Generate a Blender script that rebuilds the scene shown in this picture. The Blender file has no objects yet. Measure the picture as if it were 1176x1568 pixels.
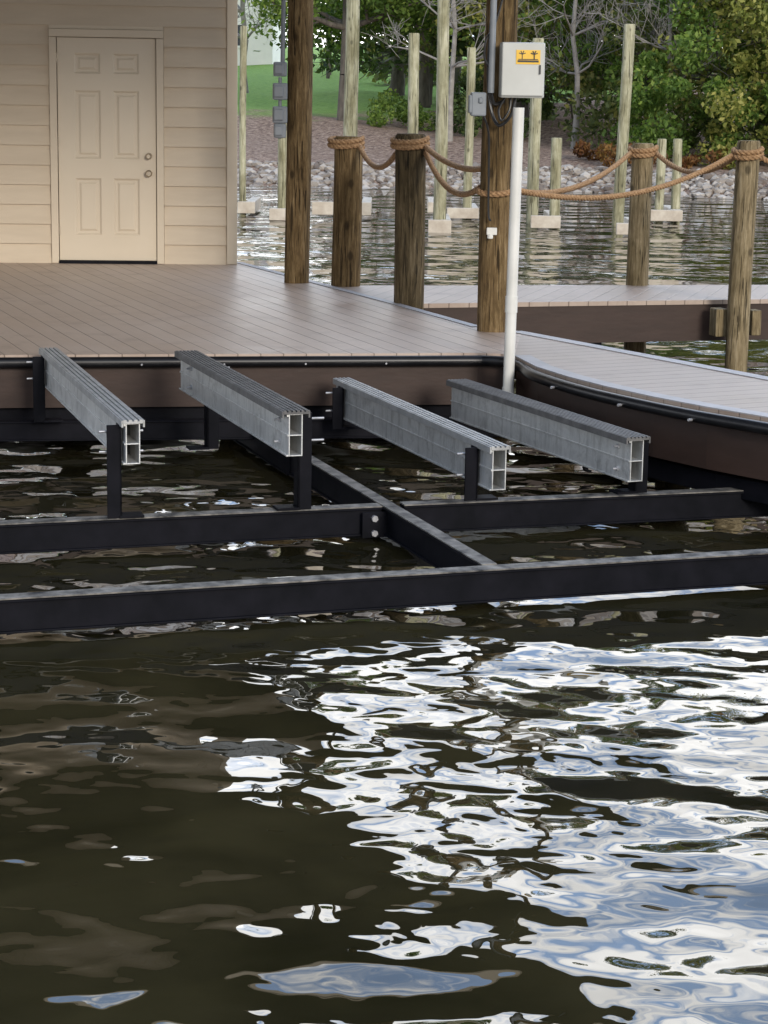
import bpy, bmesh, math, random
import numpy as np
from mathutils import Vector, Matrix
R=math.radians
random.seed(7); rng=np.random.default_rng(11)
scene=bpy.context.scene
EYE=2.25; DK=0.60

# ---------------------------------------------------------------- helpers
def root(name):
    e=bpy.data.objects.new(name,None); scene.collection.objects.link(e); e.empty_display_size=.2; return e
class MB:
    def __init__(s,xf=None): s.v=[];s.f=[];s.xf=xf
    def add(s,vs,fs):
        o=len(s.v)
        for p in vs:
            p=Vector(p)
            if s.xf: p=s.xf@p
            s.v.append(tuple(p))
        for f in fs: s.f.append(tuple(i+o for i in f))
    def box(s,c,d,rz=0.0,m=None):
        x,y,z=d[0]/2,d[1]/2,d[2]/2
        M=m if m is not None else Matrix.Rotation(rz,3,'Z')
        vs=[Vector(c)+M@Vector((a*x,b*y,e*z)) for e in(-1,1) for b in(-1,1) for a in(-1,1)]
        s.add(vs,[(0,2,3,1),(4,5,7,6),(0,1,5,4),(2,6,7,3),(0,4,6,2),(1,3,7,5)])
    def bx(s,x0,x1,y0,y1,z0,z1): s.box(((x0+x1)/2,(y0+y1)/2,(z0+z1)/2),(x1-x0,y1-y0,z1-z0))
    def cyl(s,p0,p1,r0,r1=None,n=12,caps=True):
        r1=r0 if r1 is None else r1
        p0=Vector(p0);p1=Vector(p1);d=(p1-p0).normalized()
        a=d.orthogonal().normalized();b=d.cross(a)
        vs=[]
        for p,r in((p0,r0),(p1,r1)):
            for i in range(n):
                t=2*math.pi*i/n; vs.append(p+a*math.cos(t)*r+b*math.sin(t)*r)
        fs=[(i,(i+1)%n,n+(i+1)%n,n+i) for i in range(n)]
        if caps: fs+= [tuple(range(n-1,-1,-1)),tuple(range(n,2*n))]
        s.add(vs,fs)
    def tube(s,pts,r,n=8):
        pts=[Vector(p) for p in pts]; vs=[];fs=[]
        prev=None
        for k,p in enumerate(pts):
            d=(pts[min(k+1,len(pts)-1)]-pts[max(k-1,0)]).normalized()
            if prev is None: a=d.orthogonal().normalized()
            else:
                a=(prev-d*prev.dot(d)).normalized()
            prev=a;b=d.cross(a)
            for i in range(n):
                t=2*math.pi*i/n; vs.append(p+a*math.cos(t)*r+b*math.sin(t)*r)
        for k in range(len(pts)-1):
            for i in range(n):
                j=(i+1)%n; fs.append((k*n+i,k*n+j,(k+1)*n+j,(k+1)*n+i))
        fs+=[tuple(range(n-1,-1,-1)),tuple(range((len(pts)-1)*n,len(pts)*n))]
        s.add(vs,fs)
    def prism(s,poly,z0,z1):
        n=len(poly); vs=[(x,y,z0) for x,y in poly]+[(x,y,z1) for x,y in poly]
        s.add(vs,[tuple(range(n-1,-1,-1)),tuple(range(n,2*n))]+[(i,(i+1)%n,n+(i+1)%n,n+i) for i in range(n)])
    def strip(s,pl,z0,z1,th,side=0.0):
        P=[Vector((a,b)) for a,b in pl]; L=[];Rr=[]
        for k,p in enumerate(P):
            d=(P[min(k+1,len(P)-1)]-P[max(k-1,0)]).normalized(); nrm=Vector((-d.y,d.x))
            L.append(p+nrm*(side+th/2)); Rr.append(p+nrm*(side-th/2))
        n=len(P); vs=[]
        for z in(z0,z1):
            vs+=[(q.x,q.y,z) for q in L]+[(q.x,q.y,z) for q in Rr]
        fs=[]
        for i in range(n-1):
            fs+=[(i,i+1,n+i+1,n+i),(2*n+i,3*n+i,3*n+i+1,2*n+i+1),(i,2*n+i,2*n+i+1,i+1),(n+i,n+i+1,3*n+i+1,3*n+i)]
        fs+=[(0,n,3*n,2*n),(n-1,3*n-1,4*n-1,2*n-1)]
        s.add(vs,fs)
    def obj(s,name,mat,parent=None,bevel=0,smooth=False,seg=2):
        me=bpy.data.meshes.new(name); me.from_pydata(s.v,[],s.f); me.validate()
        bm=bmesh.new();bm.from_mesh(me);bmesh.ops.recalc_face_normals(bm,faces=bm.faces);bm.to_mesh(me);bm.free()
        o=bpy.data.objects.new(name,me); scene.collection.objects.link(o)
        me.materials.append(mat)
        if parent: o.parent=parent
        if smooth:
            for p in me.polygons: p.use_smooth=True
            try: me.set_sharp_from_angle(angle=R(40))
            except Exception: pass
        if bevel:
            m=o.modifiers.new('bevel','BEVEL'); m.width=bevel;m.segments=seg;m.limit_method='ANGLE';m.angle_limit=R(35)
        return o

# ---------------------------------------------------------------- materials
def newmat(name):
    m=bpy.data.materials.new(name); m.use_nodes=True; nt=m.node_tree
    return m,nt,nt.nodes['Principled BSDF']
def N(nt,t,**k):
    n=nt.nodes.new(t)
    for a,b in k.items():
        try: setattr(n,a,b)
        except Exception: pass
    return n
def noise(nt,coord,scale,detail=4,rough=.55,dist=0,mscale=None,rot=None):
    n=N(nt,'ShaderNodeTexNoise'); n.inputs['Scale'].default_value=scale;n.inputs['Detail'].default_value=detail
    n.inputs['Roughness'].default_value=rough;n.inputs['Distortion'].default_value=dist
    if mscale is not None:
        mp=N(nt,'ShaderNodeMapping'); mp.inputs['Scale'].default_value=mscale
        if rot: mp.inputs['Rotation'].default_value=rot
        nt.links.new(coord,mp.inputs['Vector']); coord=mp.outputs['Vector']
    nt.links.new(coord,n.inputs['Vector']); return n.outputs['Fac']
def ramp(nt,fac,stops):
    r=N(nt,'ShaderNodeValToRGB'); e=r.color_ramp.elements
    while len(e)<len(stops): e.new(.5)
    for i,(p,c) in enumerate(stops):
        e[i].position=p; e[i].color=(c[0],c[1],c[2],1) if hasattr(c,'__len__') else (c,c,c,1)
    nt.links.new(fac,r.inputs['Fac']); return r.outputs['Color']
def mix(nt,fac,a,b,mode='MIX'):
    m=N(nt,'ShaderNodeMix',data_type='RGBA',blend_type=mode)
    fs=m.inputs[0]; A=m.inputs[6]; B=m.inputs[7]
    for s_,v in((fs,fac),(A,a),(B,b)):
        if isinstance(v,bpy.types.NodeSocket): nt.links.new(v,s_)
        elif hasattr(v,'__len__'): s_.default_value=(v[0],v[1],v[2],1)
        else: s_.default_value=v
    return m.outputs[2]
def math_(nt,op,a,b=0.0,c=None):
    m=N(nt,'ShaderNodeMath',operation=op)
    for i,v in enumerate((a,b,c)):
        if v is None: continue
        if isinstance(v,bpy.types.NodeSocket): nt.links.new(v,m.inputs[i])
        else: m.inputs[i].default_value=v
    return m.outputs[0]
def bump(nt,bsdf,h,dist,strength=1,normal=None):
    b=N(nt,'ShaderNodeBump'); b.inputs['Distance'].default_value=dist;b.inputs['Strength'].default_value=strength
    nt.links.new(h,b.inputs['Height'])
    if normal: nt.links.new(normal,b.inputs['Normal'])
    if bsdf: nt.links.new(b.outputs['Normal'],bsdf.inputs['Normal'])
    return b.outputs['Normal']
def OC(nt): return N(nt,'ShaderNodeTexCoord').outputs['Object']
def surf(name,c1,c2,scale=6,rough=.6,metal=0,bumpd=0,mscale=(1,1,1),spec=.5,bscale=None,lo=.3,hi=.7):
    m,nt,b=newmat(name); co=OC(nt)
    f=noise(nt,co,scale,5,.6,0,mscale)
    nt.links.new(ramp(nt,f,[(lo,c1),(hi,c2)]),b.inputs['Base Color'])
    b.inputs['Roughness'].default_value=rough;b.inputs['Metallic'].default_value=metal
    b.inputs['Specular IOR Level'].default_value=spec
    if bumpd: bump(nt,b,noise(nt,co,bscale or scale*3,5,.6,0,mscale),bumpd)
    return m
def wood(name,dark,mid,light,k=1.7):
    m,nt,b=newmat(name); co=OC(nt)
    g=noise(nt,co,9*k,8,.75,.5,(2.6,2.6,.24)); big=noise(nt,co,2.6,5,.65,.3,(1.3,1.3,.6))
    col=ramp(nt,g,[(.32,dark),(.5,mid),(.68,light)])
    col=mix(nt,ramp(nt,big,[(.40,0),(.62,.85)]),col,mix(nt,1.0,col,(.50,.48,.40),'MULTIPLY'))
    v=N(nt,'ShaderNodeTexVoronoi'); v.inputs['Scale'].default_value=3.4
    mp=N(nt,'ShaderNodeMapping'); mp.inputs['Scale'].default_value=(1.6,1.6,1.0); nt.links.new(co,mp.inputs['Vector']); nt.links.new(mp.outputs[0],v.inputs['Vector'])
    kn=ramp(nt,v.outputs['Distance'],[(.09,1),(.17,0)])
    col=mix(nt,math_(nt,'MULTIPLY',kn,.75),col,tuple(x*.4 for x in dark))
    cr=noise(nt,co,20*min(k,1.2),4,.5,1.0,(2.5,2.5,.10)); crm=ramp(nt,cr,[(.60,0),(.64,1)])
    col=mix(nt,math_(nt,'MULTIPLY',crm,.8),col,tuple(x*.25 for x in dark))
    nt.links.new(col,b.inputs['Base Color']); b.inputs['Roughness'].default_value=.85
    b.inputs['Specular IOR Level'].default_value=.2
    h=math_(nt,'SUBTRACT',g,math_(nt,'MULTIPLY',crm,.8)); bump(nt,b,h,.010)
    return m
def deckmat(name,ang,w=.14,k=1.0):
    m,nt,b=newmat(name); co=OC(nt)
    rot=N(nt,'ShaderNodeVectorRotate',rotation_type='Z_AXIS'); rot.inputs['Angle'].default_value=-ang
    nt.links.new(co,rot.inputs['Vector'])
    sx=N(nt,'ShaderNodeSeparateXYZ'); nt.links.new(rot.outputs[0],sx.inputs[0])
    q=math_(nt,'DIVIDE',math_(nt,'ADD',sx.outputs[0],50.0),w)
    fr=math_(nt,'FRACT',q); fl=math_(nt,'FLOOR',q)
    d=math_(nt,'ABSOLUTE',math_(nt,'SUBTRACT',fr,.5))
    gap=ramp(nt,d,[(.465,0),(.495,1)])
    wn=N(nt,'ShaderNodeTexWhiteNoise',noise_dimensions='1D'); nt.links.new(fl,wn.inputs['W'])
    base=ramp(nt,wn.outputs['Value'],[(0,(.405*k,.310*k,.245*k)),(.5,(.435*k,.335*k,.268*k)),(1,(.465*k,.362*k,.290*k))])
    gr=noise(nt,rot.outputs[0],10,6,.6,.2,(3,.25,1))
    base=mix(nt,ramp(nt,gr,[(.3,.0),(.75,.4)]),base,(.30*k,.225*k,.178*k))
    st=noise(nt,co,.9,6,.7); base=mix(nt,ramp(nt,st,[(.40,0),(.70,.65)]),base,(.58*k,.48*k,.40*k))
    st2=noise(nt,co,3.1,6,.7); base=mix(nt,ramp(nt,st2,[(.52,0),(.70,.5)]),base,(.27*k,.20*k,.16*k))
    col=mix(nt,math_(nt,'MULTIPLY',gap,.7),base,(.06,.042,.032))
    nt.links.new(col,b.inputs['Base Color'])
    nt.links.new(ramp(nt,st,[(.3,.30),(.7,.52)]),b.inputs['Roughness'])
    b.inputs['Specular IOR Level'].default_value=.4
    h=math_(nt,'SUBTRACT',math_(nt,'MULTIPLY',gr,.15),gap); bump(nt,b,h,.003)
    return m
def leafmat(name,cols,trans=.35,k=1.85):
    m,nt,b=newmat(name)
    cols=[tuple(x*k for x in c) for c in cols]
    g=N(nt,'ShaderNodeNewGeometry'); co=OC(nt)
    n=noise(nt,co,.55,2,.6)
    f=math_(nt,'ADD',math_(nt,'MULTIPLY',g.outputs['Random Per Island'],.55),math_(nt,'MULTIPLY',math_(nt,'SUBTRACT',n,.22),.8))
    col=ramp(nt,f,[(i/(len(cols)-1)*.8+.1,c) for i,c in enumerate(cols)])
    nt.links.new(col,b.inputs['Base Color']); b.inputs['Roughness'].default_value=.6; b.inputs['Specular IOR Level'].default_value=.25
    t=N(nt,'ShaderNodeBsdfTranslucent'); nt.links.new(mix(nt,1.0,col,(1.2,1.3,.7),'MULTIPLY'),t.inputs['Color'])
    ms=N(nt,'ShaderNodeMixShader'); ms.inputs[0].default_value=trans
    nt.links.new(b.outputs[0],ms.inputs[1]);nt.links.new(t.outputs[0],ms.inputs[2])
    nt.links.new(ms.outputs[0],nt.nodes['Material Output'].inputs['Surface'])
    return m

M_pile=wood('piling_wood',(.060,.038,.017),(.175,.115,.053),(.34,.245,.13))
M_pile2=wood('piling_wood_dark',(.042,.032,.019),(.115,.085,.046),(.23,.18,.11))
M_pile3=wood('piling_wood_light',(.12,.09,.050),(.27,.21,.12),(.45,.37,.24))
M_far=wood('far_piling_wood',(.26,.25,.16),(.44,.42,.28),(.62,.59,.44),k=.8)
M_board=surf('weathered_board',(.45,.38,.30),(.66,.60,.50),5,.8)
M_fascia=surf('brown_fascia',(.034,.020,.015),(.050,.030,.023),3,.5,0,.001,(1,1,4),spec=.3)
M_trim=surf('grey_edge_trim',(.32,.31,.31),(.44,.42,.42),4,.55)
M_rub=surf('black_rubber',(.006,.006,.007),(.014,.014,.016),8,.35,spec=.35)
M_steel=surf('black_steel',(.0025,.003,.005),(.008,.008,.012),7,.6,0,.0006,spec=.10)
M_steeltop=surf('worn_sheen_steel_top',(.03,.03,.03),(.27,.25,.22),11,.65,0,0,(1,1,1),lo=.32,hi=.66,spec=.2)  # grime and wear, with the glancing sky reflection painted into the pale grey
M_bolt=surf('galvanised_bolt',(.40,.40,.41),(.62,.62,.64),30,.35,.6)
M_pvc=surf('white_pvc',(.60,.59,.54),(.72,.71,.66),4,.35)
M_box=surf('box_enclosure',(.46,.47,.44),(.54,.55,.52),3,.4)
M_grey=surf('grey_plastic',(.17,.19,.21),(.25,.27,.29),5,.5)
M_cable=surf('black_cable',(.008,.008,.008),(.02,.02,.02),10,.4)
M_yel=surf('yellow_label',(.75,.45,.03),(.85,.52,.05),8,.5)
M_blk=surf('label_black',(.01,.01,.01),(.02,.02,.02),8,.5)
M_wall=surf('beige_siding',(.555,.46,.34),(.62,.52,.39),1.5,.6,0,.0008,(1,1,6))
M_trimw=surf('beige_trim',(.59,.50,.375),(.64,.545,.415),2,.5)
M_door=surf('beige_door',(.61,.52,.395),(.65,.56,.43),1.5,.4)
M_soff=surf('soffit',(.035,.030,.023),(.055,.047,.036),2,.8)
M_roof=surf('shingle_roof',(.05,.045,.04),(.1,.09,.08),12,.9)
M_nickel=surf('satin_nickel',(.30,.25,.19),(.42,.36,.28),20,.3,1)
def alum():
    m,nt,b=newmat('mill_aluminium'); co=OC(nt)
    a=noise(nt,co,6,8,.75,.5); s=noise(nt,co,24,5,.7,0,(1,1,.12)); big=noise(nt,co,1.7,4,.6)
    col=ramp(nt,a,[(.3,(.44,.445,.44)),(.5,(.62,.625,.61)),(.66,(.38,.38,.37))])
    col=mix(nt,ramp(nt,s,[(.50,0),(.68,.6)]),col,(.24,.24,.225))
    col=mix(nt,ramp(nt,big,[(.45,0),(.65,.35)]),col,(.78,.78,.76))
    nt.links.new(col,b.inputs['Base Color'])
    b.inputs['Metallic'].default_value=.4
    nt.links.new(ramp(nt,a,[(.3,.34),(.7,.60)]),b.inputs['Roughness']); bump(nt,b,a,.002); return m
M_al=alum()
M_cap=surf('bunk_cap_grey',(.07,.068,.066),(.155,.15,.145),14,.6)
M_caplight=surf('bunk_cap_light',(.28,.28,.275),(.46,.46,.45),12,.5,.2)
M_dkcell=surf('tube_inside_shade',(.02,.02,.02),(.05,.05,.05),12,.7)  # dark colour standing in for the shade inside hollow tubes
def ropemat():
    m,nt,b=newmat('manila_rope'); co=OC(nt)
    f=noise(nt,co,60,4,.6); nt.links.new(ramp(nt,f,[(.3,(.18,.095,.040)),(.7,(.44,.27,.135))]),b.inputs['Base Color'])
    b.inputs['Roughness'].default_value=.9; bump(nt,b,f,.003); return m
M_rope=ropemat()

# ---------------------------------------------------------------- water
def watermat():
    m,nt,b=newmat('water'); co=OC(nt)
    big=noise(nt,co,1.1,4,.6,.6)
    nt.links.new(ramp(nt,big,[(.3,(.014,.0125,.005)),(.7,(.036,.030,.013))]),b.inputs['Base Color'])
    b.inputs['Roughness'].default_value=.008; b.inputs['IOR'].default_value=1.7
    mask=ramp(nt,noise(nt,co,.42,2,.5),[(.40,.25),(.60,1)])
    n1=noise(nt,co,1.35,0,.4,.35,(.85,1,1),(0,0,R(-16)))
    n2=noise(nt,co,3.5,.7,.4,.4,(.85,1,1),(0,0,R(18)))
    n3=noise(nt,co,7.5,.6,.5,.35,(.9,1,1),(0,0,R(-25)))
    h=math_(nt,'ADD',math_(nt,'MULTIPLY',n1,.095),math_(nt,'MULTIPLY',math_(nt,'MULTIPLY',n2,mask),.052))
    h=math_(nt,'ADD',h,math_(nt,'MULTIPLY',math_(nt,'MULTIPLY',n3,mask),.015))
    bump(nt,b,h,1.0); return m
w=MB(); w.add([(-300,-60,0),(300,-60,0),(300,300,0),(-300,300,0)],[(0,1,2,3)]); w.obj('water',watermat())

# ---------------------------------------------------------------- terrain
def shoreY(x): return 48.2-max(0,x)*.30+.5*math.sin(x*.5)+.3*math.sin(x*1.7)
def groundZ(x,y):
    d=y-shoreY(x)
    if d<0: return max(-2.5,d*.35)
    z=.42*min(d,1.7)/1.7
    if d>1.7: z+=(min(d,14)-1.7)*.085
    if d>14: z+=(min(d,60)-14)*.036
    if d>60: z+=(d-60)*.02
    return z+.08*math.sin(x*.9+y*.7)*min(1,max(0,d)/6)
def terrain():
    xs=np.concatenate([np.linspace(-400,-40,12),np.linspace(-36,40,96),np.linspace(50,400,12)])
    ys=np.concatenate([np.array([-80,0,20,34,38]),np.linspace(40,80,90),np.linspace(84,160,20),np.array([200,300,400])])
    vs=[(float(x),float(y),groundZ(x,y)) for y in ys for x in xs]; n=len(xs)
    fs=[(j*n+i,j*n+i+1,(j+1)*n+i+1,(j+1)*n+i) for j in range(len(ys)-1) for i in range(n-1)]
    mb=MB(); mb.v=vs; mb.f=fs
    m,nt,b=newmat('ground'); co=OC(nt)
    sp=N(nt,'ShaderNodeSeparateXYZ'); nt.links.new(co,sp.inputs[0])
    g=noise(nt,co,6,6,.7); grass=ramp(nt,g,[(.3,(.13,.26,.032)),(.7,(.27,.44,.08))])
    l=noise(nt,co,9,8,.75); leaf=ramp(nt,l,[(.36,(.10,.06,.042)),(.5,(.31,.205,.15)),(.62,(.58,.44,.34))])
    e=noise(nt,co,.35,4,.6)
    f=math_(nt,'ADD',math_(nt,'MULTIPLY',math_(nt,'SUBTRACT',sp.outputs[1],60.0),.25),math_(nt,'MULTIPLY',math_(nt,'SUBTRACT',e,.5),3.0))
    f2=math_(nt,'SUBTRACT',f,math_(nt,'MULTIPLY',math_(nt,'MAXIMUM',math_(nt,'ADD',sp.outputs[0],-1.0),0.0),.5))
    fac=ramp(nt,f2,[(.0,0),(.5,1)])
    nt.links.new(mix(nt,fac,leaf,grass),b.inputs['Base Color']); b.inputs['Roughness'].default_value=.95
    bump(nt,b,l,.08); o=mb.obj('ground',m,smooth=True); return o
terrain()
def rocks():
    bm=bmesh.new(); bmesh.ops.create_icosphere(bm,subdivisions=1,radius=1)
    bv=np.array([v.co[:] for v in bm.verts]); bf=np.array([[v.index for v in f.verts] for f in bm.faces]); bm.free()
    V=[];F=[];o=0
    for i in range(3600):
        x=random.uniform(-9,13); d=random.uniform(-.35,1.75); y=shoreY(x)+d
        s=random.uniform(.04,.12)*(1.3 if random.random()<.15 else 1)
        v=bv*(1+rng.uniform(-.28,.28,(len(bv),1)))*np.array([s*random.uniform(.8,1.5),s,s*random.uniform(.5,.9)])
        a=random.uniform(0,6.28); c,si=math.cos(a),math.sin(a)
        v=np.stack([v[:,0]*c-v[:,1]*si,v[:,0]*si+v[:,1]*c,v[:,2]],1)+np.array([x,y,groundZ(x,y)+s*.25])
        V.append(v);F.append(bf+o);o+=len(bv)
    V=np.concatenate(V);F=np.concatenate(F)
    m,nt,b=newmat('riprap'); g=N(nt,'ShaderNodeNewGeometry')
    c=ramp(nt,g.outputs['Random Per Island'],[(0,(.15,.12,.10)),(.5,(.30,.26,.22)),(1,(.52,.48,.43))])
    nt.links.new(c,b.inputs['Base Color']);b.inputs['Roughness'].default_value=.9
    mb=MB();mb.v=V.tolist();mb.f=[tuple(f) for f in F.tolist()];mb.obj('riprap_rocks',m)
rocks()

# ---------------------------------------------------------------- vegetation
def leaves(name,pts,size,mat,parent=None):
    n=len(pts); a=rng.normal(size=(n,3)); a/=np.linalg.norm(a,axis=1)[:,None]
    b=rng.normal(size=(n,3)); b-=a*(a*b).sum(1)[:,None]; b/=np.linalg.norm(b,axis=1)[:,None]
    s=size*rng.uniform(.6,1.35,(n,1)); a=a*s; b=b*s*.55
    V=np.stack([pts-a,pts-b*1.0+a*.1,pts+a,pts+b*1.0+a*.1],1).reshape(-1,3)
    me=bpy.data.meshes.new(name); me.vertices.add(4*n); me.vertices.foreach_set('co',V.astype(np.float32).ravel())
    me.loops.add(4*n); me.loops.foreach_set('vertex_index',np.arange(4*n,dtype=np.int32))
    me.polygons.add(n); me.polygons.foreach_set('loop_start',np.arange(0,4*n,4,dtype=np.int32))
    me.update(calc_edges=True); me.materials.append(mat)
    o=bpy.data.objects.new(name,me); scene.collection.objects.link(o)
    if parent: o.parent=parent
    return o
def grow(p,d,L,r,lev,segs,tips,spread=.6,up=.15,droop=0.0):
    k=3; q=Vector(p); dd=Vector(d).normalized()
    for i in range(k):
        nd=(dd+Vector((random.gauss(0,.13),random.gauss(0,.13),random.gauss(0,.08)+up*.3-droop))).normalized()
        q2=q+nd*L/k; r2=r*(1-.45*(i+1)/k)
        segs.append((q.copy(),q2.copy(),r*(1-.45*i/k),r2)); q=q2; dd=nd
        if lev>0 and i>0 or (lev>0 and random.random()<.5):
            for _ in range(2 if lev>1 else 3):
                sd=Vector((random.gauss(0,1),random.gauss(0,1),random.gauss(.2,.5))).normalized()
                grow(q,(dd*(1-spread)+sd*spread),L*random.uniform(.45,.7),r2*.6,lev-1,segs,tips,spread,up,droop)
    tips.append(q.copy())
def tree(name,x,y,H,r,cb,leafm,barkm,crown,nleaf,lsz,lev=2,droop=0,lean=(0,0)):
    e=root(name); gz=groundZ(x,y); segs=[];tips=[]
    k=9; q=Vector((x,y,gz-.2)); 
    for i in range(k):
        q2=Vector((x+lean[0]*(i+1)/k+random.gauss(0,.06),y+random.gauss(0,.06),gz+H*.92*(i+1)/k))
        r0=r*(1-.85*i/k); r1=r*(1-.85*(i+1)/k); segs.append((q.copy(),q2.copy(),r0*(1.3 if i==0 else 1),r1))
        zz=q2.z-gz
        if zz>cb*.85:
            for _ in range(4):
                a=random.uniform(0,6.28); sd=Vector((math.cos(a),math.sin(a),random.uniform(.0,.6)-droop*3))
                f=1-.6*(zz-cb)/(H-cb)
                grow(q2,sd,crown*f*random.uniform(.6,1.0),r1*.5,lev,segs,tips,.5,.15,droop)
        q=q2
    mb=MB()
    for a,b,r0,r1 in segs: mb.cyl(a,b,max(r0,.006),max(r1,.004),5 if r0<.05 else 9,False)
    mb.obj('trunk_and_limbs',barkm,e,smooth=True)
    if nleaf:
        T=np.array([t[:] for t in tips]); w_=np.where(T[:,2]<6,3.0,1.0); idx=rng.choice(len(T),nleaf,p=w_/w_.sum())
        cl=.22+.25*rng.random((len(T),1))
        P=T[idx]+rng.normal(size=(nleaf,3))*cl[idx]*np.array([1,1,.7])*crown*.30
        P=P[P[:,2]>gz+cb*.62]
        leaves('foliage',P,lsz,leafm,e)
    return e
M_bark=surf('bark',(.07,.06,.05),(.19,.165,.135),8,.9,0,.02,(1,1,.3))
M_bare=surf('pale_bark',(.20,.185,.17),(.38,.36,.33),6,.9)
L_green=leafmat('leaf_green',[(.02,.035,.008),(.045,.08,.015),(.09,.14,.03),(.17,.21,.05)])
L_dark=leafmat('leaf_dark',[(.012,.02,.007),(.028,.045,.014),(.055,.08,.025),(.10,.13,.045)],.3)
L_yel=leafmat('leaf_yellowgreen',[(.035,.045,.01),(.09,.105,.022),(.17,.17,.045),(.28,.25,.08)])
L_rust=leafmat('leaf_rust',[(.05,.02,.01),(.12,.05,.02),(.2,.1,.035),(.25,.16,.05)],k=1.2)
L_mix=leafmat('leaf_mixed',[(.022,.03,.010),(.05,.065,.022),(.10,.115,.038),(.19,.16,.055)])

tree('deciduous_tree',-1.2,59,12,.22,1.5,L_green,M_bark,2.1,24000,.08,2,.05)
tree('deciduous_tree',1.0,65,12,.18,1.6,L_mix,M_bark,2.7,16000,.09,2,.04)
tree('evergreen_tree',.2,73,13,.22,1.2,L_dark,M_bark,2.8,12000,.12,2,.04)
tree('deciduous_tree',3.6,60,12,.2,1.3,L_yel,M_bark,2.7,20000,.08,2,.05)
tree('deciduous_tree',6.8,56,11,.2,1.0,L_green,M_bark,2.6,20000,.08,2,.03)
tree('deciduous_tree',9.2,53,11,.22,1.0,L_yel,M_bark,2.8,20000,.08,2,.03)
tree('evergreen_tree',7.6,64,14,.25,1.5,L_dark,M_bark,3.0,12000,.13,2)
tree('evergreen_tree',2.9,70,14,.22,1.3,L_dark,M_bark,3.0,14000,.12,2,.04)
tree('bare_tree',1.5,54.5,9,.08,1.5,None,M_bare,1.9,0,0,2,droop=.03)
tree('bare_tree',4.6,54,9,.08,1.3,None,M_bare,2.0,0,0,2)
tree('bare_tree',6.6,51.5,8,.07,1.0,None,M_bare,1.7,0,0,2)
tree('bare_tree',-5.1,76,9,.12,2.0,None,M_bare,2.4,0,0,2)
def shrubmass(name,x0,x1,yo0,yo1,z0,z1,ncl,per,rad,lsz,mat):
    cs=[]
    for _ in range(ncl):
        x=random.uniform(x0,x1); y=shoreY(x)+random.uniform(yo0,yo1)
        top=z1*(.66+.30*math.sin(x*1.9+y)+.14*random.random()); cs.append((x,y,groundZ(x,y)+random.uniform(z0,max(z0+.1,top)),rad*random.uniform(.4,1.2)))
    cs=np.array(cs); idx=rng.integers(0,len(cs),ncl*per)
    d=rng.normal(size=(len(idx),3)); d/=np.linalg.norm(d,axis=1)[:,None]; d*=rng.uniform(.35,1.05,(len(idx),1))**.6
    P=cs[idx,:3]+d*cs[idx,3:4]*np.array([1,1,.75]); return leaves(name,P,lsz,mat)
shrubmass('shoreline_shrubs',5.6,16,3.0,6.5,.2,4.8,150,200,.65,.066,L_green)
shrubmass('shoreline_shrubs',7.4,18,2.4,5,.1,5.2,110,210,.65,.066,L_yel)
shrubmass('shoreline_shrubs',4.4,16,5,9,.1,4.6,110,150,.7,.08,L_mix)
shrubmass('low_shrub',-.4,1.0,9,12,.1,.9,12,200,.4,.055,L_green)
shrubmass('low_shrub',4.3,7.5,2.2,3.4,.05,.4,14,150,.28,.055,L_rust)
shrubmass('low_shrub',1.6,4.2,8,12,.1,1.3,24,170,.5,.07,L_dark)
def wood_mass():
    e=root('distant_tree_mass'); cs=[]
    for _ in range(620):
        x=random.uniform(-60,60); y=random.uniform(78,104)
        if -.105<x/y<-.038 : continue
        top=12+3.5*math.sin(x*.33)+2*math.sin(x*.9+1)
        cs.append((x,y,groundZ(x,y)+random.uniform(.8,top),random.uniform(.9,1.8)))
    for _ in range(140):
        x=random.uniform(-1,60); y=random.uniform(78,104); cs.append((x,y,groundZ(x,y)+random.uniform(.1,1.4),random.uniform(.5,1.1)))
    cs=np.array(cs); n=46000; idx=rng.integers(0,len(cs),n)
    P=cs[idx,:3]+rng.normal(size=(n,3))*cs[idx,3:4]*np.array([.6,.6,.5])
    leaves('foliage',P,.23,L_mix,e)
    mb=MB()
    for _ in range(80):
        x=random.uniform(-40,40);y=random.uniform(68,98)
        if -.105<x/y<-.035 : continue
        mb.cyl((x,y,groundZ(x,y)-.2),(x+random.gauss(0,.3),y,12),random.uniform(.06,.15),.05,7)
    mb.obj('trunks',M_bark,e,smooth=True)
wood_mass()
def white_house():
    e=root('white_house'); X,Y=-10.3,108; g=groundZ(X,Y)
    Mw=surf('white_clapboard',(.75,.75,.74),(.82,.82,.8),2,.6); Mg=surf('window_glass',(.03,.04,.05),(.05,.06,.07),2,.1)
    b=MB(); b.bx(X-6,X+4.4,Y,Y+8,g-.5,g+5.2); b.obj('walls',Mw,e)
    b=MB(); zt=g+5.2
    b.add([(X-6.4,Y-.4,zt),(X+4.8,Y-.4,zt),(X+4.8,Y+8.4,zt),(X-6.4,Y+8.4,zt),(X-6.4,Y+4,zt+2.8),(X+4.8,Y+4,zt+2.8)],[(0,1,5,4),(3,4,5,2),(0,4,3),(1,2,5),(0,3,2,1)]); b.obj('roof',M_roof,e)
    b=MB(); t=MB()
    for wx in(X-4.2,X-1.4,X+1.0,X+2.6):
        for wz in(g+1.0,g+3.4):
            b.bx(wx-.3,wx+.3,Y-.03,Y+.02,wz,wz+1.0); t.bx(wx-.4,wx+.4,Y-.06,Y-.031,wz+1.0,wz+1.12); t.bx(wx-.4,wx+.4,Y-.06,Y-.031,wz-.12,wz)
    b.obj('windows',Mg,e); t.obj('window_trim',Mw,e)
white_house()

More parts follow.
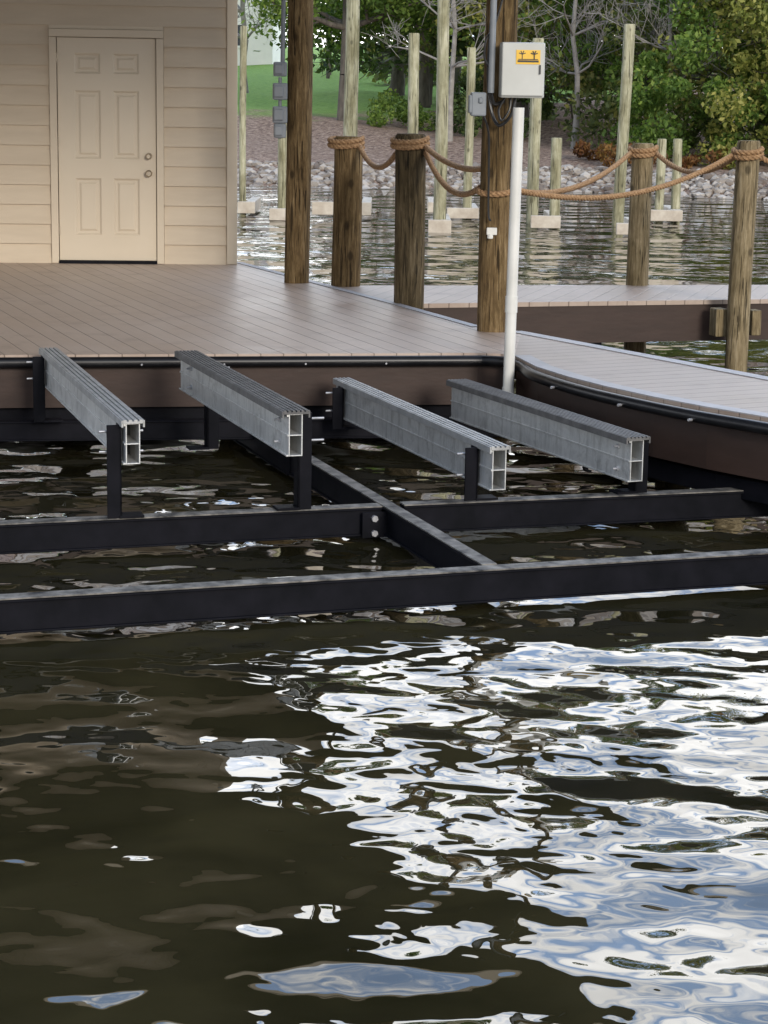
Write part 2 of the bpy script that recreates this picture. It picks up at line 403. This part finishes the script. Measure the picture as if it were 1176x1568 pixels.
# ---------------------------------------------------------------- pilings
def piling(name,x,y,z0,z1,d,mat,lean=(0,0),cap=True,seed=0):
    rr=random.Random(seed+int(x*100)); mb=MB(); n=28; rings=14
    ph=[rr.uniform(0,6.28) for _ in range(4)]
    vs=[];fs=[]
    zs=[z0+(z1-z0)*i/(rings-1) for i in range(rings)]
    prof=[(z,1.0) for z in zs]
    if cap: prof=prof[:-1]+[(z1-.02,1.0),(z1,.9)]
    for z,k in prof:
        for i in range(n):
            t=2*math.pi*i/n
            r=d/2*k*(1+.03*math.sin(2*t+ph[0]+z*.8)+.02*math.sin(3*t+ph[1]+z*1.7)+.012*math.sin(7*t+ph[2]))*(1-.012*(z-z0))
            s=(z-z0); vs.append((x+r*math.cos(t)+lean[0]*s+.008*math.sin(z*1.3+ph[3]),y+r*math.sin(t)+lean[1]*s,z))
    R_=len(prof)
    for k in range(R_-1):
        for i in range(n):
            j=(i+1)%n; fs.append((k*n+i,k*n+j,(k+1)*n+j,(k+1)*n+i))
    fs+=[tuple(range((R_-1)*n,R_*n))]
    mb.add(vs,fs); e=root(name); mb.obj('post',mat,e,smooth=True); return e
def far_piling(x,y,top,d=.18,blocks=(),lean=0):
    e=piling('mooring_piling',x,y,-1,top,d,M_far,(lean,0))
    mb=MB()
    for (x0,x1,dy,z0,z1) in blocks: mb.bx(x0,x1,y+dy-.09,y+dy-.0,z0,z1)
    for (x0,x1,dy,z0,z1) in blocks: mb.bx(x1-.16,x1,y+dy+.003,y+dy+1.6,z0,z1)
    if blocks: mb.obj('cleat_boards',M_board,e,bevel=.01)
far_piling(-2.52,37,3.2,.12,[(-2.6,-2.3,-.1,.05,.25)])
far_piling(-1.80,36,1.7,.15,[(-2.0,-1.6,-.1,.0,.2)])
far_piling(-.66,36.5,6.5,.24,[(-1.3,-.3,-.15,.08,.30)])
far_piling(.38,36,3.1,.19)
far_piling(.80,33.6,6.5,.20,[(.62,.98,-.12,-.02,.2),(.62,.8,.9,.25,.42)])
far_piling(1.36,37,2.9,.16,[(1.0,1.55,-.1,.02,.2)])
far_piling(2.42,36,3.05,.20)
far_piling(2.70,34.8,1.46,.18,[(2.3,2.78,-.12,.02,.22)])
far_piling(3.84,36,3.3,.20,lean=.02,blocks=[(3.55,4.0,-2.6,.02,.2)])
far_piling(4.66,37,1.42,.16,[(4.5,5.05,-.12,.03,.22)])
far_piling(4.97,37.2,1.42,.16)

pA=piling('wooden_piling',-.775,18.02,-1,4.2,.215,M_pile,(.004,0))
pB=piling('wooden_piling',-.364,17.8,-1,1.83,.245,M_pile,(.006,0))
pC=piling('wooden_piling',.151,16.42,-1,1.89,.235,M_pile2,(.004,0))
pD=piling('wooden_piling',.726,14.62,-1,4.2,.22,M_pile,(.004,0))
pE=piling('wooden_piling',2.14,18.3,-1,1.80,.195,M_pile3,(.006,0))
pF=piling('wooden_piling',2.78,16.80,-1,1.87,.185,M_pile3,(.006,0))
b=MB(); b.box((2.64,16.9,.44),(.10,.14,.22),R(15)); b.box((2.925,16.93,.44),(.08,.12,.20),R(15)); b.obj('side_blocks',M_pile3,pF,bevel=.008)

# ---------------------------------------------------------------- docks
A20=R(20)
main=[(-7,12.15),(.58,13.36),(.72,13.34),(.80,13.22),(.93,14.62),(.66,14.85),(.035,16.5),(-1.36,19.95),(-2.0,21.5),(-7,21.5)]
fin_in=[(.80,13.22),(.90,12.70),(1.06,12.26),(1.24,11.88),(1.46,11.5),(1.70,11.15),(1.97,10.82),(2.45,10.2),(3.0,9.4),(3.5,8.6)]
fin_out=[(4.4,8.9),(3.7,9.9),(2.24,12.42),(.93,14.62)]
far=[(.09,16.36),(3.08,17.2),(7,18.3),(6.6,19.7),(3.29,18.5),(.31,17.93),(-.50,17.80)]
dock=root('boat_dock')
b=MB(); b.prism(main,DK-.035,DK); b.obj('main_deck_boards',deckmat('deck_main',A20,k=.96),dock)
b=MB(); b.prism(fin_in+fin_out,DK-.035,DK); b.obj('finger_deck_boards',deckmat('deck_finger',R(27)+math.pi/2,k=.76),dock)
b=MB(); b.prism(far,DK-.035,DK); b.obj('walkway_deck_boards',deckmat('deck_walk',R(-16)+0,k=.9),dock)
b=MB()
b.strip(fin_in,DK+.001,DK+.007,.10,.05); b.strip([(.93,14.60),(2.24,12.42),(3.7,9.9)],DK+.001,DK+.006,.10,-.052)
b.strip([(.66,14.85),(.035,16.5),(-1.36,19.95)],DK+.001,DK+.006,.07,.037)
b.obj('edge_trim',M_trim,dock)
b=MB()
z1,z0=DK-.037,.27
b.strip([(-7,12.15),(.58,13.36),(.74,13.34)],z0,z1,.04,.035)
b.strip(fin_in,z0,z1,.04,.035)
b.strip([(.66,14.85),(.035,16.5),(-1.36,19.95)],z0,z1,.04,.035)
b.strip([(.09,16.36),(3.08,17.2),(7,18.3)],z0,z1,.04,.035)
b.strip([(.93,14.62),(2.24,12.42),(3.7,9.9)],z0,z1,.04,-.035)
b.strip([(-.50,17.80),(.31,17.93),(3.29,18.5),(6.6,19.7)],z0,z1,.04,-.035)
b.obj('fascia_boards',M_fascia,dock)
b=MB()
for px,py in [(-3,13.6),(-1,14),(-2.5,17),(-4.5,16),(1.7,12.3),(2.7,10.9),(3.9,17.8),(1.4,17.2),(-4.5,20.5)]: b.cyl((px,py,-1.5),(px,py,.55),.11,.11,16)
b.obj('support_piles',M_pile2,dock,smooth=True)
b=MB()
b.strip([(-7,12.22),(.6,13.45)],.10,.268,.10,.05)
b.strip([(p[0]+.06,p[1]+.02) for p in fin_in[1:]],.13,.24,.08,.06)
b.box((1.62,16.95,.34),(.14,.2,.22),R(15)); b.cyl((1.62,16.95,-.6),(1.62,16.95,.3),.035)
b.obj('steel_subframe',M_steel,dock,bevel=.004)
def smoothpl(pl,z,sub=6):
    P=[Vector((a,b_,z)) for a,b_ in pl]; out=[]
    for i in range(len(P)-1):
        p0=P[max(i-1,0)];p1=P[i];p2=P[i+1];p3=P[min(i+2,len(P)-1)]
        for k in range(sub):
            t=k/sub; out.append(.5*((2*p1)+(-p0+p2)*t+(2*p0-5*p1+4*p2-p3)*t*t+(-p0+3*p1-3*p2+p3)*t**3))
    out.append(P[-1]); return out
b=MB(); bl=[(-7,12.12),(-2,12.92),(.35,13.295),(.62,13.325),(.76,13.27),(.835,13.06),(.885,12.68),(1.03,12.24),(1.20,11.86),(1.42,11.48),(1.66,11.12),(1.93,10.79),(2.41,10.17),(2.96,9.37),(3.46,8.57)]
b.tube(smoothpl(bl,DK-.045),.034,12); b.obj('rubber_bumper',M_rub,dock,smooth=True)
b=MB()
for i in range(15):
    x=-6.5+i*.5; y=12.12+(x+7)*.159
    if x<.4: b.cyl((x,y-.03,DK-.055),(x,y-.043,DK-.055),.006,.006,8)
for (x,y) in [(.98,12.28),(1.30,11.62),(1.62,11.12),(1.98,10.66)]: b.cyl((x,y,DK-.06),(x-.02,y-.015,DK-.06),.008,.008,8)
b.obj('bumper_bolts',M_bolt,dock)

# ---------------------------------------------------------------- ropes
def rope(mb,pts,r=.020):
    pts=[Vector(p) for p in pts]; L=0; T=[]
    for k,p in enumerate(pts):
        if k: L+=(p-pts[k-1]).length
        T.append(L)
    for s in range(3):
        out=[]
        for k,p in enumerate(pts):
            d=(pts[min(k+1,len(pts)-1)]-pts[max(k-1,0)]).normalized()
            a=d.cross(Vector((0,0,1))); a=(a if a.length>.01 else Vector((1,0,0))).normalized(); c=d.cross(a)
            t=2*math.pi*(T[k]/.11+s/3); out.append(p+(a*math.cos(t)+c*math.sin(t))*r*.52)
        mb.tube(out,r*.62,7)
def sagpts(a,b_,sag):
    a=Vector(a);b_=Vector(b_); n=int((b_-a).length/.018)
    return [a.lerp(b_,i/n)-Vector((0,0,sag*4*(i/n)*(1-i/n))) for i in range(n+1)]
def loop(c,r,z,n=60,turns=1,tilt=.02):
    return [(c[0]+r*math.cos(2*math.pi*i/n),c[1]+r*math.sin(2*math.pi*i/n),z+tilt*math.sin(2*math.pi*i/n)+ .04*turns*i/(n*turns)) for i in range(int(n*turns)+1)]
rp=root('rope_railing'); mb=MB()
rope(mb,loop((-.36,17.8),.135,1.74,60,2)); rope(mb,loop((.155,16.42),.132,1.78,60,2)); rope(mb,loop((2.15,18.3),.112,1.69,60,2)); rope(mb,loop((2.79,16.8),.108,1.73,60,2))
rope(mb,loop((.735,14.62),.122,1.53,60,1))
rope(mb,sagpts((-.25,17.72,1.76),(.05,16.5,1.74),.14))
rope(mb,sagpts((.27,16.35,1.80),(.66,14.72,1.70),.06))
rope(mb,sagpts((.27,16.38,1.76),(.63,14.70,1.58),.16))
rope(mb,sagpts((.84,14.60,1.57),(2.68,16.8,1.76),.17))
rope(mb,sagpts((.84,14.66,1.56),(2.04,18.25,1.72),.13))
rope(mb,sagpts((2.25,18.25,1.73),(2.74,16.9,1.77),.16))
rope(mb,sagpts((2.88,16.8,1.75),(4.4,17.3,1.75),.2))
mb.obj('ropes',M_rope,rp,smooth=True)

# ---------------------------------------------------------------- house
H=Matrix.Translation((-1.407,19.72,0))@Matrix.Rotation(R(4.5),4,'Z')
house=root('boathouse')
b=MB(H); b.bx(-7,-.01,.04,8,DK,4.1); b.obj('walls',M_wall,house)
dl,dr=-1.615,-.725; tw=.068; zd=DK+2.03
b=MB(H); e_=.178
def lap(x0,x1,z,h=.178):
    b.add([(x0,.035,z),(x1,.035,z),(x1,.035,z+h),(x0,.035,z+h),(x0,-.012,z),(x1,-.012,z),(x1,.012,z+h),(x0,.012,z+h)],
      [(0,1,2,3),(4,7,6,5),(0,4,5,1),(3,2,6,7),(0,3,7,4),(1,5,6,2)])
for k in range(20):
    zz=DK+k*e_
    if zz>4.0: break
    if k<12: lap(-7,dl-tw-.002,zz); lap(dr+tw+.002,-.085,zz)
    else: lap(-7,-.085,zz)
b.obj('lap_siding',M_wall,house)
b=MB(H); b.bx(-.083,.012,-.024,.03,DK+.002,4.1); b.bx(-.01,.013,.032,.12,DK+.002,4.1)
b.bx(dl-tw,dl-.003,-.03,.03,DK+.002,zd); b.bx(dr+.003,dr+tw,-.03,.03,DK+.002,zd); b.bx(dl-tw,dr+tw,-.031,.03,zd+.003,zd+.072); b.bx(dl-tw,dr+tw,-.010,.03,zd+.073,DK+12*e_+.002)
b.obj('trim_boards',M_trimw,house,bevel=.004)
def door():
    W0,W1=dl+.004,dr-.004; Z0,Z1=DK+.03,zd-.004
    cols=[(W0+.15,W0+.385),(W1-.385,W1-.15)]
    rows=[(DK+.26,DK+.775),(DK+.95,DK+1.56),(DK+1.71,DK+1.89)]
    xs=[W0,cols[0][0],cols[0][1],cols[1][0],cols[1][1],W1]; zs=[Z0,rows[0][0],rows[0][1],rows[1][0],rows[1][1],rows[2][0],rows[2][1],Z1]
    b=MB(H); yf=-.004
    for i in range(5):
        for j in range(7):
            x0,x1,za,zb=xs[i],xs[i+1],zs[j],zs[j+1]
            if i in(1,3) and j in(1,3,5):
                lv=[(0,yf),(.018,yf+.014),(.036,yf+.014),(.055,yf+.004)]
                rings=[[(x0+a,y,za+a),(x1-a,y,za+a),(x1-a,y,zb-a),(x0+a,y,zb-a)] for a,y in lv]
                vs=sum(rings,[]); fs=[]
                for k in range(3):
                    for q in range(4): fs.append((k*4+q,k*4+(q+1)%4,(k+1)*4+(q+1)%4,(k+1)*4+q))
                fs.append((12,13,14,15)); b.add(vs,fs)
            else: b.add([(x0,yf,za),(x1,yf,za),(x1,yf,zb),(x0,yf,zb)],[(0,1,2,3)])
    b.obj('door_leaf',M_door,house)
    b=MB(H); b.bx(W0-.004,W1+.004,-.05,.03,DK+.002,DK+.026); b.obj('door_sill',M_steel,house)
    b=MB(H)
    for zz,r in((DK+.98,.026),(DK+.825,.03)):
        x=W1-.065
        b.cyl((x,-.004,zz),(x,-.018,zz),.032,.03,20); b.cyl((x,-.018,zz),(x,-.05,zz),.011,.011,12)
        b.cyl((x,-.045,zz),(x,-.062,zz),r*.7,r,20); b.cyl((x,-.062,zz),(x,-.078,zz),r,r*.7,20)
    for zz in (DK+.25,DK+1.05,DK+1.8): b.cyl((W0-.001,-.012,zz),(W0-.001,-.012,zz+.09),.006)
    b.obj('door_hardware',M_nickel,house,smooth=True)
door()
roofp=[(2.05,11.7),(-3.65,26.6),(-12,24),(-8.8,10.0)]
b=MB(); b.prism(roofp,4.12,4.16); b.obj('soffit',M_soff,house)
b=MB(); b.strip(roofp+[roofp[0]],4.10,4.34,.04,.02); b.obj('roof_fascia',M_trimw,house)
b=MB(); rz=4.34; n=[(x,y,rz) for x,y in roofp]+[(-3.6,15,6.6),(-6.6,21.5,6.6)]
b.add(n,[(0,1,5,4),(1,2,5),(2,3,4,5),(3,0,4),(0,3,2,1)]); b.obj('roof',M_roof,house)

# ---------------------------------------------------------------- electrical gear
el=root('electrical_box'); X,Y,Z=.868,14.40,2.36
b=MB(); b.box((X,Y,Z),(.29,.13,.36),R(4)); b.obj('enclosure',M_box,el,bevel=.012,seg=3)
b=MB(); b.box((X+.002,Y-.075,Z+.005),(.28,.018,.345),R(4)); b.obj('cover',M_box,el,bevel=.008,seg=3)
b=MB(); b.box((X+.035,Y-.083,Z+.085),(.16,.006,.092),R(4)); b.obj('yellow_label',M_yel,el)
b=MB()
for cx in(-.005,.075):
    px=X+cx; pz=Z+.10
    b.box((px,Y-.088,pz-.014),(.006,.003,.03),0)
    for a in(-70,-25,25,70):
        m=Matrix.Rotation(R(4),3,'Z')@Matrix.Rotation(R(a),3,'Y'); b.box(Vector((px,Y-.088,pz+.003))+m@Vector((0,0,.011)),(.006,.003,.026),0,m)
b.box((X+.035,Y-.088,Z+.070),(.13,.003,.005),R(4)); b.box((X+.035,Y-.088,Z+.058),(.14,.003,.012),R(4))
b.box((X+.115,Y-.086,Z+.005),(.010,.004,.06),R(4))
b.obj('label_print',M_blk,el)
b=MB(); b.box((X-.285,Y-.02,Z-.225),(.10,.09,.155),R(4)); b.box((X-.375+.04,Y-.03,Z-.225),(.03,.07,.12),R(4))
b.box((X-.27,Y-.07,Z-.2),(.03,.02,.04),R(4)); b.obj('outlet_boxes',M_grey,el,bevel=.01)
b=MB(); b.cyl((X-.20,Y+.02,Z-.15),(X-.19,Y+.02,4.1),.022,.022,12); b.obj('conduit',M_grey,el,smooth=True)
def wig(pts,sub=8):
    P=[Vector(p) for p in pts];out=[]
    for i in range(len(P)-1):
        p0=P[max(i-1,0)];p1=P[i];p2=P[i+1];p3=P[min(i+2,len(P)-1)]
        for k in range(sub):
            t=k/sub; out.append(.5*((2*p1)+(-p0+p2)*t+(2*p0-5*p1+4*p2-p3)*t*t+(-p0+3*p1-3*p2+p3)*t**3))
    out.append(P[-1]);return out
b=MB()
b.tube(wig([(.83,14.42,Z-.18),(.80,14.40,Z-.30),(.72,14.44,Z-.36),(.66,14.47,Z-.20),(.65,14.47,Z+.1),(.67,14.48,Z+.45),(.70,14.49,Z+1)]),.011)
b.tube(wig([(.62,14.38,Z-.30),(.66,14.44,Z-.42),(.67,14.48,Z-.7),(.675,14.49,Z-.95),(.69,14.48,Z-1.0)]),.007)
b.tube(wig([(.76,14.42,Z-.18),(.72,14.38,Z-.26),(.74,14.38,Z-.33),(.79,14.38,Z-.26),(.80,14.40,Z-.18)]),.008)
b.tube(wig([(.66,14.45,Z+.0),(.62,14.43,Z+.08),(.63,14.43,Z+.2),(.68,14.47,Z+.28),(.74,14.47,Z+.5),(.75,14.48,Z+.6)]),.008)
b.tube(wig([(.66,14.47,Z-.1),(.69,14.44,Z-.22),(.76,14.46,Z-.2)]),.012)
b.obj('cables',M_cable,el,smooth=True)
b=MB(); b.box((.70,14.49,1.29),(.07,.03,.05),0); b.cyl((.69,14.485,1.24),(.69,14.485,1.27),.02,.02,12); b.obj('end_connector',M_pvc,el,bevel=.006)
jb=root('outlet_boxes'); xx,yy=-.915,17.93
b=MB()
for i,(za,zb,w_) in enumerate(((2.30,2.43,.11),(2.11,2.26,.12),(1.92,2.07,.12),(1.80,1.93,.10))):
    b.box((xx,yy,(za+zb)/2),(w_,.10,zb-za-.012),R(6)); b.box((xx-.01,yy-.055,(za+zb)/2),(w_*.7,.03,(zb-za)*.65),R(6))
b.obj('boxes',M_grey,jb,bevel=.012)
b=MB(); b.cyl((xx+.02,yy,2.42),(xx+.035,yy,4.1),.019,.019,12); b.cyl((xx,yy,1.8),(xx,yy,2.3),.015,.015,12); b.obj('conduit',M_grey,jb,smooth=True)
pp=root('white_pvc_pipe'); b=MB()
PX,PY=.752,12.97
b.cyl((PX,PY,.40),(PX+.018,PY,2.13),.034,.034,24); b.cyl((PX,PY,.39),(PX,PY,.44),.0375,.0375,24)
b.cyl((PX+.005,PY,.90),(PX+.006,PY,1.00),.038,.038,24)
b.obj('pipe',M_pvc,pp,smooth=True)
b=MB(); b.cyl((PX+.018,PY,2.131),(PX+.018,PY,2.133),.027,.027,20); b.obj('bore_shade',M_dkcell,pp)  # pipe top is closed; this dark disc paints the shade of a hollow
b=MB(); b.box((PX+.02,PY+.19,.46),(.03,.36,.03),0); b.obj('strap',M_steel,pp)

# ---------------------------------------------------------------- boat lift frame
lift=root('boat_lift')
TOP=.18; HB=.15
fr=MB(); ft=MB()
def beam(p,q,top=TOP,h=HB,w_=.09,fl=.010,topmat=True):
    p=Vector((*p,0));q=Vector((*q,0)); c=(p+q)/2; L=(q-p).length; a=math.atan2(q.y-p.y,q.x-p.x)
    fr.box((c.x,c.y,top-h/2-fl/2),(L,w_-.03,h-fl*2.2),a)
    fr.box((c.x,c.y,top-h+fl/2),(L,w_,fl),a); fr.box((c.x,c.y,top-fl*1.5),(L,w_,fl),a)
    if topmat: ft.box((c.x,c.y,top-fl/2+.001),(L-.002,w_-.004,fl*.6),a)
beam((-3.6,7.75),(4.2,10.36))
beam((-3.9,9.25),(-.02,10.50)); beam((.09,10.53),(4.2,11.78),top=TOP+.002)
beam((.47,9.16),(-.52,12.09),top=TOP+.004,w_=.075)
beam((-.53,12.1),(-.93,13.3),top=TOP-.004,w_=.075,topmat=False)
beam((-6,12.1),(.9,13.15),top=TOP+.06,h=.13,topmat=False)
fr.obj('frame_beams',M_steel,lift,bevel=.003); ft.obj('worn_sheen_flange_tops',M_steeltop,lift)  # flange tops carry painted sky sheen as well as grime
bo=MB(); pl=MB()
a=R(18)
nf=Vector((math.sin(a),-math.cos(a),0)); dxv=Vector((math.cos(a),math.sin(a),0))
c=Vector((-.02,10.47,0))
for dz in(.05,.125): 
    p=c+dxv*-.045+nf*.045+Vector((0,0,dz)); bo.cyl(p,p+nf*.02,.017,.017,6)
pl.box(c+dxv*-.04+nf*.038+Vector((0,0,.09)),(.13,.012,.13),a)
caps=MB();capl=MB();al=MB();cell=MB();br=MB()
def bunk(f,bk,zt,light,hgt=.21,wd=.07,brk=(),rod=.05):
    f=Vector((*f,0));k=Vector((*bk,0)); d=(k-f).normalized(); L=(k-f).length; ang=math.atan2(d.y,d.x); s=Vector((-d.y,d.x,0))
    c=(f+k)/2; zb=zt-hgt
    def lb(mbx,u0,u1,v0,v1,z0,z1):
        cc=f+d*((u0+u1)/2)+s*((v0+v1)/2); mbx.box((cc.x,cc.y,(z0+z1)/2),(abs(u1-u0),abs(v1-v0),z1-z0),ang)
    t=.006; h2=wd/2
    z_top=zt-.016
    for (v0,v1) in((-h2,-h2+t),(h2-t,h2)): lb(al,0,L,v0,v1,zb,z_top)
    mid=(zb+z_top)/2
    for zz in(zb,mid-.004,z_top-t): lb(al,0.001,L-.001,-h2+t,h2-t,zz+.0005,zz+t)
    lb(al,.001,L-.001,h2,h2+.006,mid-.006,mid+.004); lb(al,.001,L-.001,h2,h2+.012,zb,zb+.008); lb(al,.001,L-.001,h2,h2+.010,z_top-.014,z_top-.003)
    lb(cell,.25,.252,-h2+t,h2-t,zb+t,z_top-t)  # dark sheet across the tube paints the shade within
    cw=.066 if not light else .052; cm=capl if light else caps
    lb(cm,-.01,L+.01,-cw,cw,z_top,zt-.006)
    nr=6 if not light else 4
    for i in range(nr):
        v=-cw+ (2*cw)*(i+.5)/nr; w2=cw/nr*.60
        lb(cm,-.01,L+.01,v-w2,v+w2,zt-.0062,zt+.002)
    for sgn in(-1,1): lb(cm,-.01,L+.01,sgn*cw-.004,sgn*cw+.004,z_top-.018,zt-.001)
    for (u,sd,zf) in brk:
        v0=sd*(h2+.012)
        lb(br,u-.04,u+.04,min(v0,v0+sd*.012),max(v0,v0+sd*.012),zf,zt-.03)
        lb(br,u-.04,u-.028,min(v0,v0+sd*.07),max(v0,v0+sd*.07),zf,zt-.03)
        lb(br,u-.05,u+.05,-.06,.06,zf-.001,zf+.012)
        for zq in(zb+.05,z_top-.05):
            p=f+d*u+s*(v0+sd*.012)+Vector((0,0,zq)); q=p+s*sd*rod; bo.cyl(p,q,.006,.006,8); bo.cyl(p,p+s*sd*.014,.014,.014,6)
            p=f+d*u-s*(sd*h2)+Vector((0,0,zq)); q=p-s*sd*.03; bo.cyl(p,q,.006,.006,8); bo.cyl(p,p.lerp(q,.35),.014,.014,6)
bunk((-1.205,10.02),(-2.04,12.75),.665,True,.215,.07,[(.09,1,TOP),(2.72,1,.24)],.09)
bunk((-.435,10.20),(-1.18,12.47),.695,False,.225,.07,[(.16,-1,TOP),(2.1,-1,.16)],.13)
bunk((.575,10.50),(-.27,12.93),.485,True,.225,.075,[(.20,1,TOP),(2.42,1,.20)],.09)
bunk((1.30,10.80),(.435,12.87),.495,False,.235,.075,[(.13,-1,TOP)])
caps.obj('bunk_caps',M_cap,lift); capl.obj('bunk_caps_light',M_caplight,lift); al.obj('bunk_tubes',M_al,lift,bevel=.0015); cell.obj('tube_inside_shade',M_dkcell,lift)
br.obj('bunk_brackets',M_steel,lift,bevel=.002); bo.obj('bolts',M_bolt,lift); pl.obj('splice_plate',M_steel,lift,bevel=.002)

# ---------------------------------------------------------------- world + sun
SE,SA=R(16.5),R(158)
wd=bpy.data.worlds.new("World"); scene.world=wd; wd.use_nodes=True; nt=wd.node_tree
bg=nt.nodes['Background']; bg.inputs['Strength'].default_value=.10
sky=N(nt,'ShaderNodeTexSky'); sky.sky_type='NISHITA'; sky.sun_disc=False; sky.sun_elevation=SE; sky.sun_rotation=SA
tc=N(nt,'ShaderNodeTexCoord'); g=tc.outputs['Generated']
sp=N(nt,'ShaderNodeSeparateXYZ'); nt.links.new(g,sp.inputs[0])
cf=noise(nt,g,11,4,.5,.3,(1,1,2.0))
cf=math_(nt,'SUBTRACT',cf,math_(nt,'MULTIPLY',math_(nt,'MAXIMUM',math_(nt,'SUBTRACT',sp.outputs[2],.27),0.0),.30))
cm=ramp(nt,cf,[(.37,0),(.54,1)])
shade=ramp(nt,noise(nt,g,4,3,.6,.2,(1,1,2)),[(.3,.78),(.65,1)])
br_=N(nt,'ShaderNodeMapRange'); br_.inputs['From Min'].default_value=-.2;br_.inputs['From Max'].default_value=.9;br_.inputs['To Min'].default_value=13;br_.inputs['To Max'].default_value=42
nt.links.new(sp.outputs[1],br_.inputs['Value'])
cl=N(nt,'ShaderNodeCombineXYZ'); v=math_(nt,'MULTIPLY',br_.outputs[0],shade)
for i,k in enumerate((1.0,.99,.975)): nt.links.new(math_(nt,'MULTIPLY',v,k),cl.inputs[i])
skyb=mix(nt,.78,mix(nt,1.0,sky.outputs[0],(1.6,1.6,1.6),'MULTIPLY'),mix(nt,1.0,cl.outputs[0],(.34,.50,.80),'MULTIPLY'))
nt.links.new(mix(nt,cm,skyb,cl.outputs[0]),bg.inputs['Color'])
sl=bpy.data.lights.new('sun','SUN'); sl.energy=2.4; sl.angle=R(14); sl.color=(1,.93,.84)
so=bpy.data.objects.new('sun',sl); scene.collection.objects.link(so)
dirv=Vector((math.sin(SA)*math.cos(SE),math.cos(SA)*math.cos(SE),math.sin(SE)))
so.rotation_euler=dirv.to_track_quat('Z','Y').to_euler()

# ---------------------------------------------------------------- camera
cam=bpy.data.cameras.new('camera'); cam.sensor_fit='VERTICAL'; cam.sensor_height=36; cam.lens=74.7; cam.clip_end=2000; cam.clip_start=.1
co=bpy.data.objects.new('camera',cam); scene.collection.objects.link(co)
co.matrix_world=Matrix.Translation((0,0,EYE))@Matrix.Rotation(R(90-11.36),4,'X')@Matrix.Rotation(R(.9),4,'Z')
scene.camera=co
scene.view_settings.view_transform='Standard'; scene.view_settings.look='None'; scene.view_settings.exposure=0
